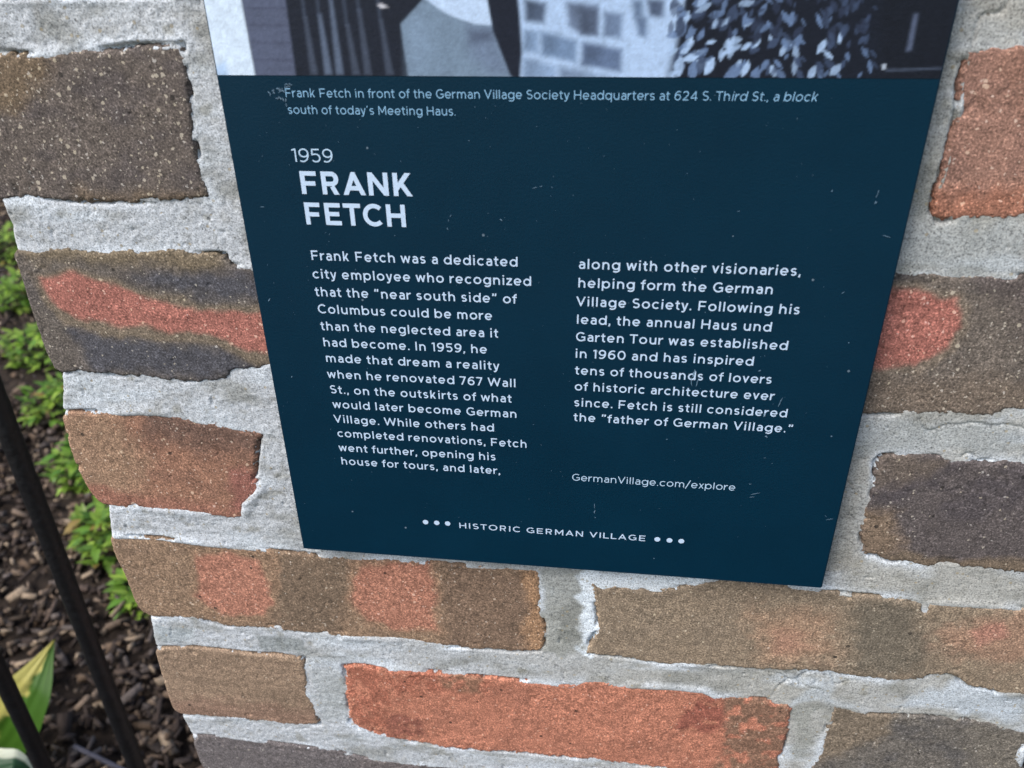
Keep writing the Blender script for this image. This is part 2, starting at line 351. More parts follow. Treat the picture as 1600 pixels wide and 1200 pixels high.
for bi, (P, sp, st, g) in enumerate(bricks):
    R = resample(P, 1)
    lo = P.min(0) - 0.004; hi = P.max(0) + 0.004
    x = np.arange(lo[0], hi[0], g); zv = np.arange(lo[1], hi[1], g)
    X, Z = np.meshgrid(x, zv)
    s = edge_field(R, X, Z, 100 + bi * 7, st['rough'] ** 0.3)
    q = np.clip(1 - s / 0.0017, 0, 1)
    Y = 0.0019 * (1 - np.sqrt(1 - q ** 2 * 0.98)) * 1.0
    r = st['rough']
    Y = Y - 0.0003 * r * fbm(X / 0.03, Z / 0.025, 300 + bi, 2) - 0.00008 * r * fbm(X / 0.004, Z / 0.004, 320 + bi, 2) - 0.00006 * fbm(X / 0.0013, Z / 0.0013, 340 + bi, 2)
    pit = vn(X / 0.0035, Z / 0.0035, 900 + bi); Y = Y + 0.0006 * sstep(0.96, 0.99, pit)
    if g < 0.001:      # knocked edges and hairline drag marks
        chp = sstep(0.62, 0.9, fbm(X / 0.007, Z / 0.005, 620 + bi, 3)) * np.exp(-(np.maximum(s, 0) / 0.005) ** 2)
        Y = Y + 0.0011 * chp
        sc_ = np.abs(fbm(X / 0.022, Z / 0.015, 640 + bi, 2)); Y = Y + 0.0005 * sstep(0.03, 0.0, sc_) * sstep(0.35, 0.6, fbm(X / 0.03, Z / 0.03, 660 + bi, 2))
    Y = Y + rng.uniform(-0.0004, 0.0004)
    # fired colour
    wx = X + 0.0028 * fbm(X / 0.012, Z / 0.012, 400 + bi, 3); wz = Z + 0.0022 * fbm(X / 0.012, Z / 0.012, 450 + bi, 3)
    c = np.broadcast_to(lin(dull(st['base'])), X.shape + (3,)).copy()
    if st['var']:
        f = st['varamt'] * sstep(-0.15, 0.75, fbm(X / 0.010, Z / 0.007, 500 + bi, 4))[..., None]
        c = c * (1 - f) + lin(dull(st['var'])) * f
    for Q, soft, cc in sp:
        sd_ = sdist(Q, wx, wz)
        f = sstep(-soft, soft, sd_ + soft * 0.5 * fbm(X / 0.004, Z / 0.004, 520 + bi, 3))[..., None]
        if st['rough'] > 1.5: f = f * sstep(-0.5, 0.1, fbm(X / 0.004, Z / 0.004, 560 + bi, 3))[..., None]
        c = c * (1 - f) + cc * f
    c = c * (1 + (0.16 if st['grain'] <= 0.2 else 0.05) * fbm(X / 0.035, (Z + 0.04 * X) / 0.0016, 580 + bi, 2))[..., None]
    V, F, use = sheet(X, Z, s, Y, g)
    c = np.concatenate([c.reshape(-1, 3)[use], np.full((len(use), 1), st['grain'])], 1)
    edge_brick = P[:, 0].min() < 0.02 and P[:, 0].min() < -0.02 or P[:, 0].max() > XR - 0.004
    V, F, vs = skirt(V, F, 0.2465 if edge_brick else 0.02)
    c = np.concatenate([c, c[vs]])
    BV.append(V); BF.append(F + off); BC.append(c); off += len(V)
pillar = thing('brick_pillar', 'mottled tan, grey and red brick pillar with thick pale mortar joints', 'pillar', (0.115, 0.125, 0))
PO = np.array([0.115, 0.125, 0])
o = np_mesh('brickwork', np.concatenate(BV) - PO, np.concatenate(BF), BRICK, pillar, np.concatenate(BC))

# mortar: one sheet a little behind the brick faces, rising and dipping, wrapped back at both arrises
MSPOTS = [([(905,900),(935,900),(945,960),(942,1000),(925,1025),(903,1020)],.001,(222,232,240),.85), ([(905,895),(1120,895),(1060,930),(950,928),(910,925)],.001,(226,234,240),.8),
 ([(846,890),(906,890),(906,1022),(850,1022)],.0015,(150,152,146),.75), ([(868,960),(900,930),(905,1000),(875,1010)],.002,(116,118,112),.6),
 ([(395,992),(470,1000),(476,1022),(410,1016)],.0015,(138,144,144),.75), ([(490,1050),(535,1050),(545,1130),(500,1130)],.002,(170,176,178),.6),
 ([(1290,700),(1365,715),(1350,890),(1270,900)],.002,(150,147,138),.7), ([(1240,1105),(1275,1105),(1265,1190),(1235,1190)],.002,(146,148,142),.7),
 ([(1400,345),(1600,350),(1600,420),(1400,420)],.004,(164,170,172),.6), ([(1340,660),(1600,660),(1600,712),(1340,700)],.003,(160,166,168),.6),
 ([(1470,0),(1600,0),(1600,70),(1500,75),(1440,200)],.004,(172,170,162),.6), ([(1500,1060),(1600,1090),(1600,1130),(1400,1100)],.003,(200,212,224),.6),
 ([(236,975),(300,985),(300,1005),(240,1000)],.002,(160,170,174),.6), ([(1220,1108),(1300,1050),(1300,1095),(1262,1100)],.002,(190,200,208),.5)]
def mortar_sheet(x0, x1, z0, z1, g, fine):
    x = np.arange(x0, x1 + g * 0.5, g); zv = np.arange(z0, z1 + g * 0.5, g)
    X, Z = np.meshgrid(x, zv)
    dist = np.full(X.shape, -0.03)
    for bi, (P, sp, st, gg) in enumerate(bricks):
        lo = P.min(0) - 0.012; hi = P.max(0) + 0.012
        ix = np.searchsorted(x, [lo[0], hi[0]]); iz = np.searchsorted(zv, [lo[1], hi[1]])
        if ix[0] == ix[1] or iz[0] == iz[1]: continue
        sl_ = (slice(iz[0], iz[1]), slice(ix[0], ix[1]))
        dist[sl_] = np.maximum(dist[sl_], sdist(P, X[sl_], Z[sl_]))
    d = -dist                                     # distance out from the nearest brick
    n1 = fbm(X / 0.022, Z / 0.014, 21, 3); n2 = fbm(X / 0.0035, Z / 0.0028, 31, 3); n3 = fbm(X / 0.0012, Z / 0.0011, 41, 2)
    st_ = fbm(X / 0.012, Z / 0.0012, 51, 2)
    rl = 0.45 + 0.55 * sstep(0.16, -0.05, X)           # smoother struck joints to the right
    Y = 0.00034 + 0.0003 * n1 + rl * (0.00014 * n2 + 0.00016 * n3 + 0.00006 * st_)
    # in places squeezed out over the brick's edge, in places a dark crack along it
    sq = sstep(0.15, 0.7, fbm(X / 0.03, Z / 0.02, 61, 2)); near = np.exp(-(d / 0.0022) ** 2)
    Y -= 0.0007 * sq * near
    ck = sstep(0.05, 0.5, fbm(X / 0.018, Z / 0.012, 71, 3)); Y += 0.0032 * ck * np.exp(-((d - 0.0001 + 0.0003 * n3) / 0.0007) ** 2)
    hc = np.abs(fbm(X / 0.03, Z / 0.03, 131, 3)); Y += 0.0009 * sstep(0.02, 0.0, hc) * sstep(0.3, 0.6, fbm(X / 0.05, Z / 0.05, 137, 2)) * (d > 0.001)
    pit = vn(X / 0.003, Z / 0.0024, 81); Y += 0.0007 * sstep(0.93, 0.99, pit) * (d > 0.001)
    Y += 0.0025 * sstep(0.0012, 0.004, -d)          # well behind the bricks themselves
    edge = np.interp(Z, PL[::-1, 1], PL[::-1, 0]); edge = np.where(Z < PL[-1, 1], PL[-1, 0], edge) + 0.0002
    if not fine: edge = np.full_like(edge, XL + 0.004)
    s = np.minimum(X - edge, XR - 0.002 - X) + 0.0004 * n2
    q = np.clip(1 - s / 0.003, 0, 1); Y = Y + 0.003 * (1 - np.sqrt(1 - q ** 2 * 0.98))
    # colour: cool pale lime mortar, greyer and browner patches, lighter smears beside bricks
    lx = sstep(0.02, 0.26, X + 0.10 * fbm(X / 0.05, Z / 0.05, 91, 2))[..., None]
    c = lin((186, 191, 196)) * (1 - lx) + lin((170, 170, 165)) * lx
    a = sstep(0.0, 0.8, fbm(X / 0.018, Z / 0.010, 95, 4))[..., None]; c = c * (1 - 0.68 * a) + lin((132, 133, 127)) * 0.68 * a
    a = sstep(0.25, 0.8, fbm(X / 0.005, Z / 0.004, 97, 3))[..., None]; c = c * (1 - 0.3 * a) + lin((126, 124, 114)) * 0.3 * a
    a = sstep(0.1, 0.8, fbm(X / 0.03, Z / 0.008, 99, 3))[..., None]; c = c * (1 - 0.6 * a) + lin((202, 211, 219)) * 0.6 * a
    a = (sstep(-0.1, 0.5, fbm(X / 0.02, Z / 0.02, 103, 2)) * np.exp(-(d / 0.003) ** 2))[..., None]; c = c * (1 - 0.75 * a) + lin((212, 220, 228)) * 0.75 * a
    a = (sstep(0.55, 0.9, fbm(X / 0.008, Z / 0.006, 107, 3)))[..., None]; c = c * (1 - 0.5 * a) + lin((128, 126, 112)) * 0.5 * a
    if fine:
        wx = X + 0.003 * fbm(X / 0.006, Z / 0.006, 111, 4); wz = Z + 0.003 * fbm(X / 0.006, Z / 0.006, 117, 4)
        for q, soft, cc, am in MSPOTS:
            f = (am * sstep(-soft, soft, sdist(px2w(q), wx, wz)))[..., None]; c = c * (1 - f) + lin(cc) * f
    V, F, use = sheet(X, Z, s, Y, g)
    c = c.reshape(-1, 3)[use]
    V, F, vs = skirt(V, F, 0.245 if True else 0.0)
    return V, F, np.concatenate([c, c[vs]])
zfine = zlow - 0.004
parts = [mortar_sheet(-0.125, 0.3205, zfine, 1.02, 0.0006, True)]
parts.append(mortar_sheet(XL - 0.01, 0.3205, 0.0, zfine - 0.0003, 0.0022, False))
parts.append(mortar_sheet(XL - 0.04, 0.3205, 1.0215, ZT, 0.0022, False))
MV, MF, MC, off = [], [], [], 0
for V, F, c in parts:
    MV.append(V); MF.append(F + off); MC.append(c); off += len(V)
np_mesh('mortar', np.concatenate(MV) - PO, np.concatenate(MF), MORTAR, pillar, np.concatenate(MC))

# ------------------------------------------------------------------ lettering: a geometric pen alphabet (cap height 1)
def arc(cx, cy, rx_, ry_, a0, a1, n=None):
    n = n or max(3, int(abs(a1 - a0) / 15) + 1)
    t = np.radians(np.linspace(a0, a1, n)); return [(cx + rx_ * math.cos(a), cy + ry_ * math.sin(a)) for a in t]
XH = 0.735
def glyph(ch, w):
    """strokes (centre lines), width, clip range"""
    h = w / 2; X = XH; S_ = []; clip = None
    ov = 0.012
    def ring(cx, R, a0=0, a1=360, H=X): return arc(cx, H / 2, R - h, H / 2 + ov - h, a0, a1, 25)
    if ch == 'a':
        xr = 0.60 - h
        S_ = [[(xr, 0), (xr, 0.46)] + arc(0.30, 0.46, xr - 0.30, X + ov - h - 0.46, 0, 140)[1:],
              [(xr, 0.445 - h * 0.3), (0.27, 0.445 - h * 0.3)] + arc(0.27, (0.445 + h * 0.7 - ov) / 2, 0.27 - 0.03 - h, (0.445 - h * 1.3 + ov) / 2, 90, 270)[1:] + arc(0.29, 0.21, xr - 0.29, 0.21 + ov - h, 270, 350)]
        W_ = 0.60
    elif ch in 'bp': S_ = [[(h + .0, 1 if ch == 'b' else X), (h, 0 if ch == 'b' else -0.27)], ring(0.39, 0.37)]; W_ = 0.76
    elif ch in 'dq': S_ = [[(0.76 - h, 1 if ch == 'd' else X), (0.76 - h, 0 if ch == 'd' else -0.27)], ring(0.37, 0.37)]; W_ = 0.76
    elif ch == 'c': S_ = [ring(0.37, 0.37, 45, 315)]; W_ = 0.65
    elif ch == 'e': S_ = [[(0.02 + h, 0.35), (0.70 - h * .5, 0.35)], arc(0.36, X / 2, 0.36 - h, X / 2 + ov - h, -2, 318, 24)]; W_ = 0.72
    elif ch == 'f': S_ = [[(0.13 + h, 0), (0.13 + h, 0.78)] + arc(0.13 + h + 0.2, 0.78, 0.2, 1.02 - h - 0.78, 180, 82)[1:], [(0, X - h), (0.43, X - h)]]; W_ = 0.43
    elif ch == 'g': S_ = [ring(0.37, 0.37), [(0.75 - h, X), (0.75 - h, 0.0)] + arc(0.38, 0.02, 0.37 - h, 0.30 - h, 0, -140)[1:]]; W_ = 0.75
    elif ch in 'hn': S_ = [[(h, 1 if ch == 'h' else X), (h, 0)], arc(0.325, 0.40, 0.325 - h, X + ov - h - 0.40, 180, 0) + [(0.65 - h, 0)]]; W_ = 0.65
    elif ch == 'm': S_ = [[(h, X), (h, 0)], arc(0.29, 0.42, 0.29 - h, X + ov - h - 0.42, 180, 0) + [(0.58 - h, 0)], arc(0.58 - w + 0.29, 0.42, 0.29 - h, X + ov - h - 0.42, 180, 0) + [(1.16 - w - h, 0)]]; W_ = 1.16 - w
    elif ch == 'i': S_ = [[(h + .01, 0), (h + .01, X)], [(h + .01, 0.87), (h + .01, 0.87 + w * 1.1)]]; W_ = w + .02
    elif ch == 'l': S_ = [[(h, 0), (h, 1)]]; W_ = w
    elif ch == 'k': S_ = [[(h, 0), (h, 1)], [(w * .7, 0.20), (0.56 - h, X + .05)], [(0.26, 0.42), (0.60 - h, -.05)]]; W_ = 0.60; clip = (0, None)
    elif ch == 'r': S_ = [[(h, 0), (h, X)], arc(0.42, 0.34, 0.42 - h, X + ov - h - 0.34, 180, 88)]; W_ = 0.42
    elif ch == 's':
        rt = (X + 2 * ov - w) * 0.245; rb = (X + 2 * ov - w) * 0.255; rX = 0.27 - h; ct = X + ov - h - rt; cb = h - ov + rb
        S_ = [arc(0.275, ct, rX, rt, 35, 180, 10) + arc(0.275, ct, rX * .98, rt, 200, 262, 5) + arc(0.265, cb, rX * .98, rb, 82, 20, 5) + arc(0.265, cb, rX, rb, 0, -148, 11)]; W_ = 0.54
    elif ch == 't': S_ = [[(0.12 + h, 0.93), (0.12 + h, 0.20)] + arc(0.12 + h + .17, 0.20, .17, 0.20 + ov - h, 180, 285)[1:], [(0, X - h), (0.42, X - h)]]; W_ = 0.43
    elif ch == 'u': S_ = [[(0.65 - h, X), (0.65 - h, 0)], [(h, X)] + arc(0.325, 0.335, 0.325 - h, 0.335 + ov - h, 180, 360)]; W_ = 0.65
    elif ch == 'v': S_ = [[(h * .95, X + .05), (0.325, h * 1.0), (0.65 - h * .95, X + .05)]]; W_ = 0.65; clip = (0, X)
    elif ch == 'w': S_ = [[(h * .9, X + .05), (0.27, h * .9), (0.49, X - h * .6), (0.71, h * .9), (0.98 - h * .9, X + .05)]]; W_ = 0.98; clip = (0, X)
    elif ch == 'x': S_ = [[(h, X + .05), (0.62 - h, -.05)], [(0.62 - h, X + .05), (h, -.05)]]; W_ = 0.62; clip = (0, X)
    elif ch == 'y': S_ = [[(h * .95, X + .05), (0.335, 0.02)], [(0.66 - h * .95, X + .05), (0.36, 0.0)] + [(0.31, -0.11), (0.25, -0.175), (0.17, -0.19), (0.08, -0.165)]]; W_ = 0.66; clip = (None, X)
    elif ch == 'z': S_ = [[(0.02, X - h), (0.55, X - h)], [(0.52 - h * .4, X - h), (0.02 + h * .6, h)], [(0, h), (0.56, h)]]; W_ = 0.56; clip = (0, X)
    elif ch == 'F': S_ = [[(h, 0), (h, 1)], [(h, 1 - h), (0.68, 1 - h)], [(h, 0.47), (0.62, 0.47)]]; W_ = 0.68
    elif ch == 'E': S_ = [[(h, 0), (h, 1)], [(h, 1 - h), (0.70, 1 - h)], [(h, 0.505), (0.64, 0.505)], [(h, h), (0.71, h)]]; W_ = 0.71
    elif ch == 'L': S_ = [[(h, 0), (h, 1)], [(h, h), (0.65, h)]]; W_ = 0.65
    elif ch == 'H': S_ = [[(h, 0), (h, 1)], [(0.82 - h, 0), (0.82 - h, 1)], [(h, 0.505), (0.82 - h, 0.505)]]; W_ = 0.82
    elif ch == 'I': S_ = [[(h, 0), (h, 1)]]; W_ = w
    elif ch == 'T': S_ = [[(0.38, 0), (0.38, 1)], [(0, 1 - h), (0.76, 1 - h)]]; W_ = 0.76
    elif ch == 'N': S_ = [[(h, 0), (h, 1)], [(0.83 - h, 0), (0.83 - h, 1)], [(h * .9, 1 - h * .2), (0.83 - h * .9, h * .2)]]; W_ = 0.83; clip = (0, 1)
    elif ch == 'M': S_ = [[(h, 0), (h, 1)], [(0.95 - h, 0), (0.95 - h, 1)], [(h * .9, 1.0), (0.475, 0.28), (0.95 - h * .9, 1.0)]]; W_ = 0.95; clip = (0, 1)
    elif ch == 'V': S_ = [[(h * .9, 1.05), (0.46, h * 1.0), (0.92 - h * .9, 1.05)]]; W_ = 0.92; clip = (0, 1)
    elif ch == 'W': S_ = [[(h * .9, 1.05), (0.36, h), (0.68, 1 - h), (1.0, h), (1.36 - h * .9, 1.05)]]; W_ = 1.36; clip = (0, 1)
    elif ch == 'A': S_ = [[(h * .9, -.05), (0.475, 1 - h * .8), (0.95 - h * .9, -.05)], [(0.2, 0.30), (0.75, 0.30)]]; W_ = 0.95; clip = (0, 1)
    elif ch == 'K': S_ = [[(h, 0), (h, 1)], [(w * .6, 0.30), (0.76 - h, 1.05)], [(0.33, 0.55), (0.80 - h, -.05)]]; W_ = 0.80; clip = (0, 1)
    elif ch == 'R': S_ = [[(h, 0), (h, 1)], [(h, 1 - h), (0.44, 1 - h)] + arc(0.44, 0.665 + h * .2, 0.72 - h - 0.44, 0.335 - h * 1.2, 90, -90)[1:] + [(h, 0.33 + h * 1.4)], [(0.43, 0.36), (0.72 - h, -.05)]]; W_ = 0.75; clip = (0, 1)
    elif ch == 'S':
        rt = (1.02 - w) * 0.245; rb = (1.02 - w) * 0.255; rX = 0.35 - h; ct = 1.01 - h - rt; cb = h - .01 + rb
        S_ = [arc(0.35, ct, rX * .95, rt, 40, 180, 10) + arc(0.35, ct, rX * .95, rt, 200, 262, 5) + arc(0.35, cb, rX, rb, 82, 20, 5) + arc(0.35, cb, rX, rb, 0, -145, 11)]; W_ = 0.70
    elif ch == 'C': S_ = [arc(0.49, 0.5, 0.49 - h, 0.512 - h, 45, 315, 20)]; W_ = 0.86
    elif ch == 'G': S_ = [arc(0.49, 0.5, 0.49 - h, 0.512 - h, 48, 316, 20) + [(0.90 - h, 0.17), (0.90 - h, 0.48)], [(0.52, 0.47), (0.90, 0.47)]]; W_ = 0.90
    elif ch == 'O': S_ = [arc(0.51, 0.5, 0.51 - h, 0.512 - h, 0, 360, 30)]; W_ = 1.02
    elif ch == 'o': S_ = [ring(0.38, 0.38)]; W_ = 0.76
    elif ch == '0': S_ = [arc(0.39, 0.5, 0.39 - h, 0.512 - h, 0, 360, 26)]; W_ = 0.78
    elif ch == '1': S_ = [[(0.30 - h, 0), (0.30 - h, 1)], [(0.0, 0.87), (0.30 - h, 1 - h * .8)]]; W_ = 0.30
    elif ch == '2': S_ = [arc(0.34, 0.70, 0.33 - h, 0.31 - h, 160, -30) + [(0.06 + h * .4, h)], [(0, h), (0.67, h)]]; W_ = 0.67; clip = (0, None)
    elif ch == '4': S_ = [[(0.56, 0), (0.56, 1)], [(0.56, 1 - h * .6), (h * .8, 0.27)], [(0.02, 0.25), (0.74, 0.25)]]; W_ = 0.74; clip = (0, 1)
    elif ch == '5': S_ = [[(0.62, 1 - h), (0.12, 1 - h)], [(0.12, 1), (0.09, 0.53)], [(0.09, 0.55)] + arc(0.33, 0.325, 0.35 - h, 0.335 - h, 112, -142, 16)]; W_ = 0.68
    elif ch in '69':
        a = [arc(0.36, 0.325, 0.355 - h, 0.337 - h, 0, 360, 24), arc(0.46, 0.42, 0.46 - h, 0.592 - h, 62, 195, 12)]
        S_ = a if ch == '6' else [[(0.72 - x, 1 - y) for x, y in q] for q in a]; W_ = 0.72
    elif ch == '7': S_ = [[(0, 1 - h), (0.64, 1 - h)], [(0.64 - h * .9, 1 - h), (0.20, -.05)]]; W_ = 0.66; clip = (0, 1)
    elif ch == '.': S_ = [[(w * .6, 0), (w * .6, w * 1.1)]]; W_ = w * 1.2
    elif ch == ',': S_ = [[(w * .6, w * 1.1), (w * .6, 0), (w * .15, -0.14)]]; W_ = w * 1.2
    elif ch == '\u2019': S_ = [[(w * .6, 1), (w * .6, 1 - w * 1.0), (w * .2, 1 - w * 1.9)]]; W_ = w * 1.2
    elif ch == '\u201d': S_ = [[(w * .6 + d, 1), (w * .6 + d, 1 - w * 1.0), (w * .2 + d, 1 - w * 1.9)] for d in (0, w * 1.7)]; W_ = w * 2.9
    elif ch == '\u201c': S_ = [[(w * .6 + d, 1 - w * 1.9), (w * .6 + d, 1 - w * .9), (w * 1.0 + d, 1)] for d in (0, w * 1.7)]; W_ = w * 2.9
    elif ch == '/': S_ = [[(0, -0.14), (0.50, 1.08)]]; W_ = 0.5
    else: W_ = 0.3
    return S_, W_, clip
SB = dict(zip('aceostgdqb', (0.085,) * 10)); SB.update(dict(zip('hinmlrupk', (0.1,) * 9)))
def bearing(ch):
    if ch in 'vwyxVWATYf': return 0.025
    if ch in 'tLrz7/': return 0.05
    if ch in 'oceqdbpgOCG0695s,.Sa': return 0.075
    return 0.105
def clip_poly(P, lo, hi):
    for v, sgn in ((lo, 1), (hi, -1)):
        if v is None: continue
        out = []
        for i in range(len(P)):
            a, b = P[i], P[(i + 1) % len(P)]
            da, db = sgn * (a[1] - v), sgn * (b[1] - v)
            if da >= 0: out.append(a)
            if da * db < 0:
                t = da / (da - db); out.append((a[0] + (b[0] - a[0]) * t, a[1] + (b[1] - a[1]) * t))
        P = out
        if len(P) < 3: return []
    return P
def pen(stroke, w):
    """quads along a centre line, mitred"""
    P = [np.array(p, float) for p in stroke]
    P = [p for i, p in enumerate(P) if i == 0 or np.linalg.norm(p - P[i - 1]) > 1e-5]
    closed = np.linalg.norm(P[0] - P[-1]) < 1e-4 and len(P) > 3
    if closed: P = P[:-1]
    n = len(P); Lf, Rt = [], []
    for i in range(n):
        a = P[i - 1] if (i > 0 or closed) else None; b = P[(i + 1) % n] if (i < n - 1 or closed) else None
        d1 = (P[i] - a) / np.linalg.norm(P[i] - a) if a is not None else None
        d2 = (b - P[i]) / np.linalg.norm(b - P[i]) if b is not None else None
        if d1 is None: d1 = d2
        if d2 is None: d2 = d1
        n1 = np.array([-d1[1], d1[0]]); n2 = np.array([-d2[1], d2[0]]); m_ = n1 + n2
        L = np.linalg.norm(m_)
        m_ = n1 if L < 0.2 else m_ / L; k_ = min(1 / max(m_ @ n1, 0.2), 3.4)
        Lf.append(P[i] + m_ * k_ * w / 2); Rt.append(P[i] - m_ * k_ * w / 2)
    rngs = range(n if closed else n - 1)
    return [[tuple(Rt[i]), tuple(Rt[(i + 1) % n]), tuple(Lf[(i + 1) % n]), tuple(Lf[i])] for i in rngs]
class Text:
    def __init__(s): s.V = []; s.F = []
    def poly(s, P, layer):
        i = len(s.V); s.V += [(x, -0.00012 - 0.00002 * layer, z) for x, z in P]; s.F.append(list(range(i, i + len(P))))
    def line(s, txt, x0, x1, zb, cap, weight, track=0.0, slant=None):
        pen_x = 0; items = []
        for i, ch in enumerate(txt):
            if ch == ' ': pen_x += 0.36 + track; continue
            st, W_, cl = glyph(ch, weight); b = bearing(ch)
            if items: pen_x += b
            items.append((ch, i, pen_x, st, cl)); end = pen_x + W_; pen_x = end + b + track
        k = (x1 - x0) / end
        for ch, i, px_, st, cl in items:
            sl2 = 0.0
            if slant and i >= slant[0]: sl2 = slant[1]
            for li, q in enumerate(st):
                for P in pen(q, weight):
                    if cl: P = clip_poly(P, *cl)
                    if len(P) < 3: continue
                    s.poly([(x0 + ((a + px_) + sl2 * b_) * k, zb + b_ * cap) for a, b_ in P], li)
        return k / cap
    def dot(s, x, z, r):
        s.poly([(x + r * math.cos(t), z + r * math.sin(t)) for t in np.linspace(0, 2 * math.pi, 20)[:-1]], 0)
    def build(s, name, m, parent): return np_mesh(name, s.V, s.F, m, parent, smooth=False, ngon=True)

# ------------------------------------------------------------------ the sign
SH = 0.36
def sign_mat():
    m, n, b = mat('navy_enamel'); co = node(n, 'ShaderNodeTexCoord').outputs['Object']
    g = noise(n, co, 1200, 3, 0.55); g2 = noise(n, co, 25, 3)
    c = ramp(n, g2.outputs[0], [(0.3, tuple(lin((0, 38, 57)))), (0.7, tuple(lin((1, 42, 62))))])
    v = node(n, 'ShaderNodeTexVoronoi'); v.inputs['Scale'].default_value = 420; n.links.new(co, v.inputs['Vector'])
    sep = node(n, 'ShaderNodeSeparateColor'); n.links.new(v.outputs['Color'], sep.inputs[0])
    dust = math_(n, 'MULTIPLY', math_(n, 'LESS_THAN', v.outputs['Distance'], 0.18), math_(n, 'GREATER_THAN', sep.outputs[0], 0.995))
    cc = mix(n, c.outputs[0], (0.35, 0.45, 0.55), math_(n, 'MULTIPLY', dust, 0.35))
    n.links.new(cc, b.inputs['Base Color']); b.inputs['Roughness'].default_value = 0.36; b.inputs['Specular IOR Level'].default_value = 0.22
    bump(n, g.outputs[0], 0.25, 0.0004, b); return m
NAVY = sign_mat()
sign = thing('information_sign', 'navy blue history sign with pale lettering under a black and white photograph, mounted on brick', 'sign', (0.0, SF, ZS))
def rbox(name, x0, x1, y0, y1, z0, z1, m, parent, bev=0.0004):
    import bmesh
    bm = bmesh.new(); bmesh.ops.create_cube(bm, size=1)
    for v in bm.verts: v.co = (x0 + (v.co.x + .5) * (x1 - x0), y0 + (v.co.y + .5) * (y1 - y0), z0 + (v.co.z + .5) * (z1 - z0))
    if bev: bmesh.ops.bevel(bm, geom=bm.edges[:], offset=bev, segments=2, affect='EDGES')
    me = bpy.data.meshes.new(name); bm.to_mesh(me); bm.free(); me.materials.append(m)
    o = bpy.data.objects.new(name, me); sc.collection.objects.link(o)
    if parent is not None: o.parent = parent
    return o
rbox('panel', 0, 0.21, 0, 0.005, 0, SH, NAVY, sign)
WHITE = plain('sign_white', (0.54, 0.69, 0.88), 0.5, 0.5, 700, 0.06)
PALE = plain('sign_pale_blue', (0.25, 0.48, 0.70), 0.5, 0.5, 700, 0.06)
SOFT = plain('sign_soft_white', (0.48, 0.66, 0.84), 0.5, 0.5, 700, 0.06)
def sx(px): return on_plane([px], SF)[0, 0]
def szz(px): return on_plane([px], SF)[0, 1] - ZS
def zavg(a, b): return (szz(a) + szz(b)) / 2
T = Text()
T.line('Frank Fetch in front of the German Village Society Headquarters at 624 S. Third St., a block', sx((447,151)), sx((1276,159)), zavg((447,151),(1276,159)), 0.00255, 0.105, 0.02, (76, 0.13))
T.line('south of today\u2019s Meeting Haus.', sx((451,178)), sx((712,180)), zavg((451,178),(712,180)), 0.00255, 0.105, 0.02)
T.build('caption_text', PALE, sign)
T = Text(); T.line('1959', sx((458,252.5)), sx((521,254)), zavg((458,252.5),(521,254)), 0.0042, 0.10, 0.0); T.build('year_text', SOFT, sign)
T = Text()
T.line('FRANK', sx((472.5,302.5)), sx((646,307)), zavg((472.5,302.5),(646,307)), 0.0074, 0.195, -0.01)
T.line('FETCH', sx((479.4,350)), sx((635,355)), zavg((479.4,350),(635,355)), 0.0074, 0.195, -0.01)
T.build('title_text', WHITE, sign)
COL1 = [('Frank Fetch was a dedicated',487.5,405.4,808.8,417),('city employee who recognized',489.4,434,830,447),('that the \u201cnear south side\u201d of',493,461.8,807.5,474.7),
 ('Columbus could be more',497.8,488.6,769,500.4),('than the neglected area it',501.7,514.9,778.6,528),('had become. In 1959, he',506.4,540.6,761,552.4),('made that dream a reality',510.4,565.7,780.5,577.5),
 ('when he renovated 767 Wall',512,590.4,805.4,604.6),('St., on the outskirts of what',516.8,614.3,799.5,628.6),('would later become German',520.4,638,807,651.6),('Village. While others had',522.3,660.7,772,673),
 ('completed renovations, Fetch',528.2,682.5,822.8,699),('went further, opening his',530,705,774.5,718.6),('house for tours, and later,',534.6,726.5,781.7,739.5)]
COL2 = [('along with other visionaries,',904,420.5,1250.8,430),('helping form the German',903.6,449.3,1206.5,459),('Village Society. Following his',900,478.7,1248.7,489.9),('lead, the annual Haus und',901.5,506.7,1204.7,516.8),
 ('Garten Tour was established',899.9,533.3,1230,546),('in 1960 and has inspired',899.3,559.2,1176.7,570.7),('tens of thousands of lovers',898.3,585.3,1205,598.7),('of historic architecture ever',898,609.9,1209,624.8),
 ('since. Fetch is still considered',897.2,634.7,1229,651.5),('the \u201cfather of German Village.\u201d',896,657.9,1237.5,675.5)]
for nm, col in (('body_text', COL1), ('body_text', COL2)):
    T = Text()
    for t, ax, ay, bx, by in col:
        T.line(t, sx((ax, ay)), sx((bx, by)), zavg((ax, ay), (bx, by)), 0.0034, 0.145, 0.045)
    T.build(nm, WHITE, sign)
T = Text(); T.line('GermanVillage.com/explore', sx((894,750)), sx((1148,766.7)), zavg((894,750),(1148,766.7)), 0.0031, 0.105, 0.02); T.build('web_address', SOFT, sign)
T = Text(); T.line('HISTORIC GERMAN VILLAGE', sx((718,824)), sx((1008,845.8)), zavg((718,824),(1008,845.8)), 0.0027, 0.145, 0.12)
for p in ((665,815.5),(682.5,816.6),(699.5,817.7),(1027,842.4),(1046,844),(1064.5,845.3)):
    T.dot(sx(p), szz(p), 0.00112)
T.build('footer_text', WHITE, sign)

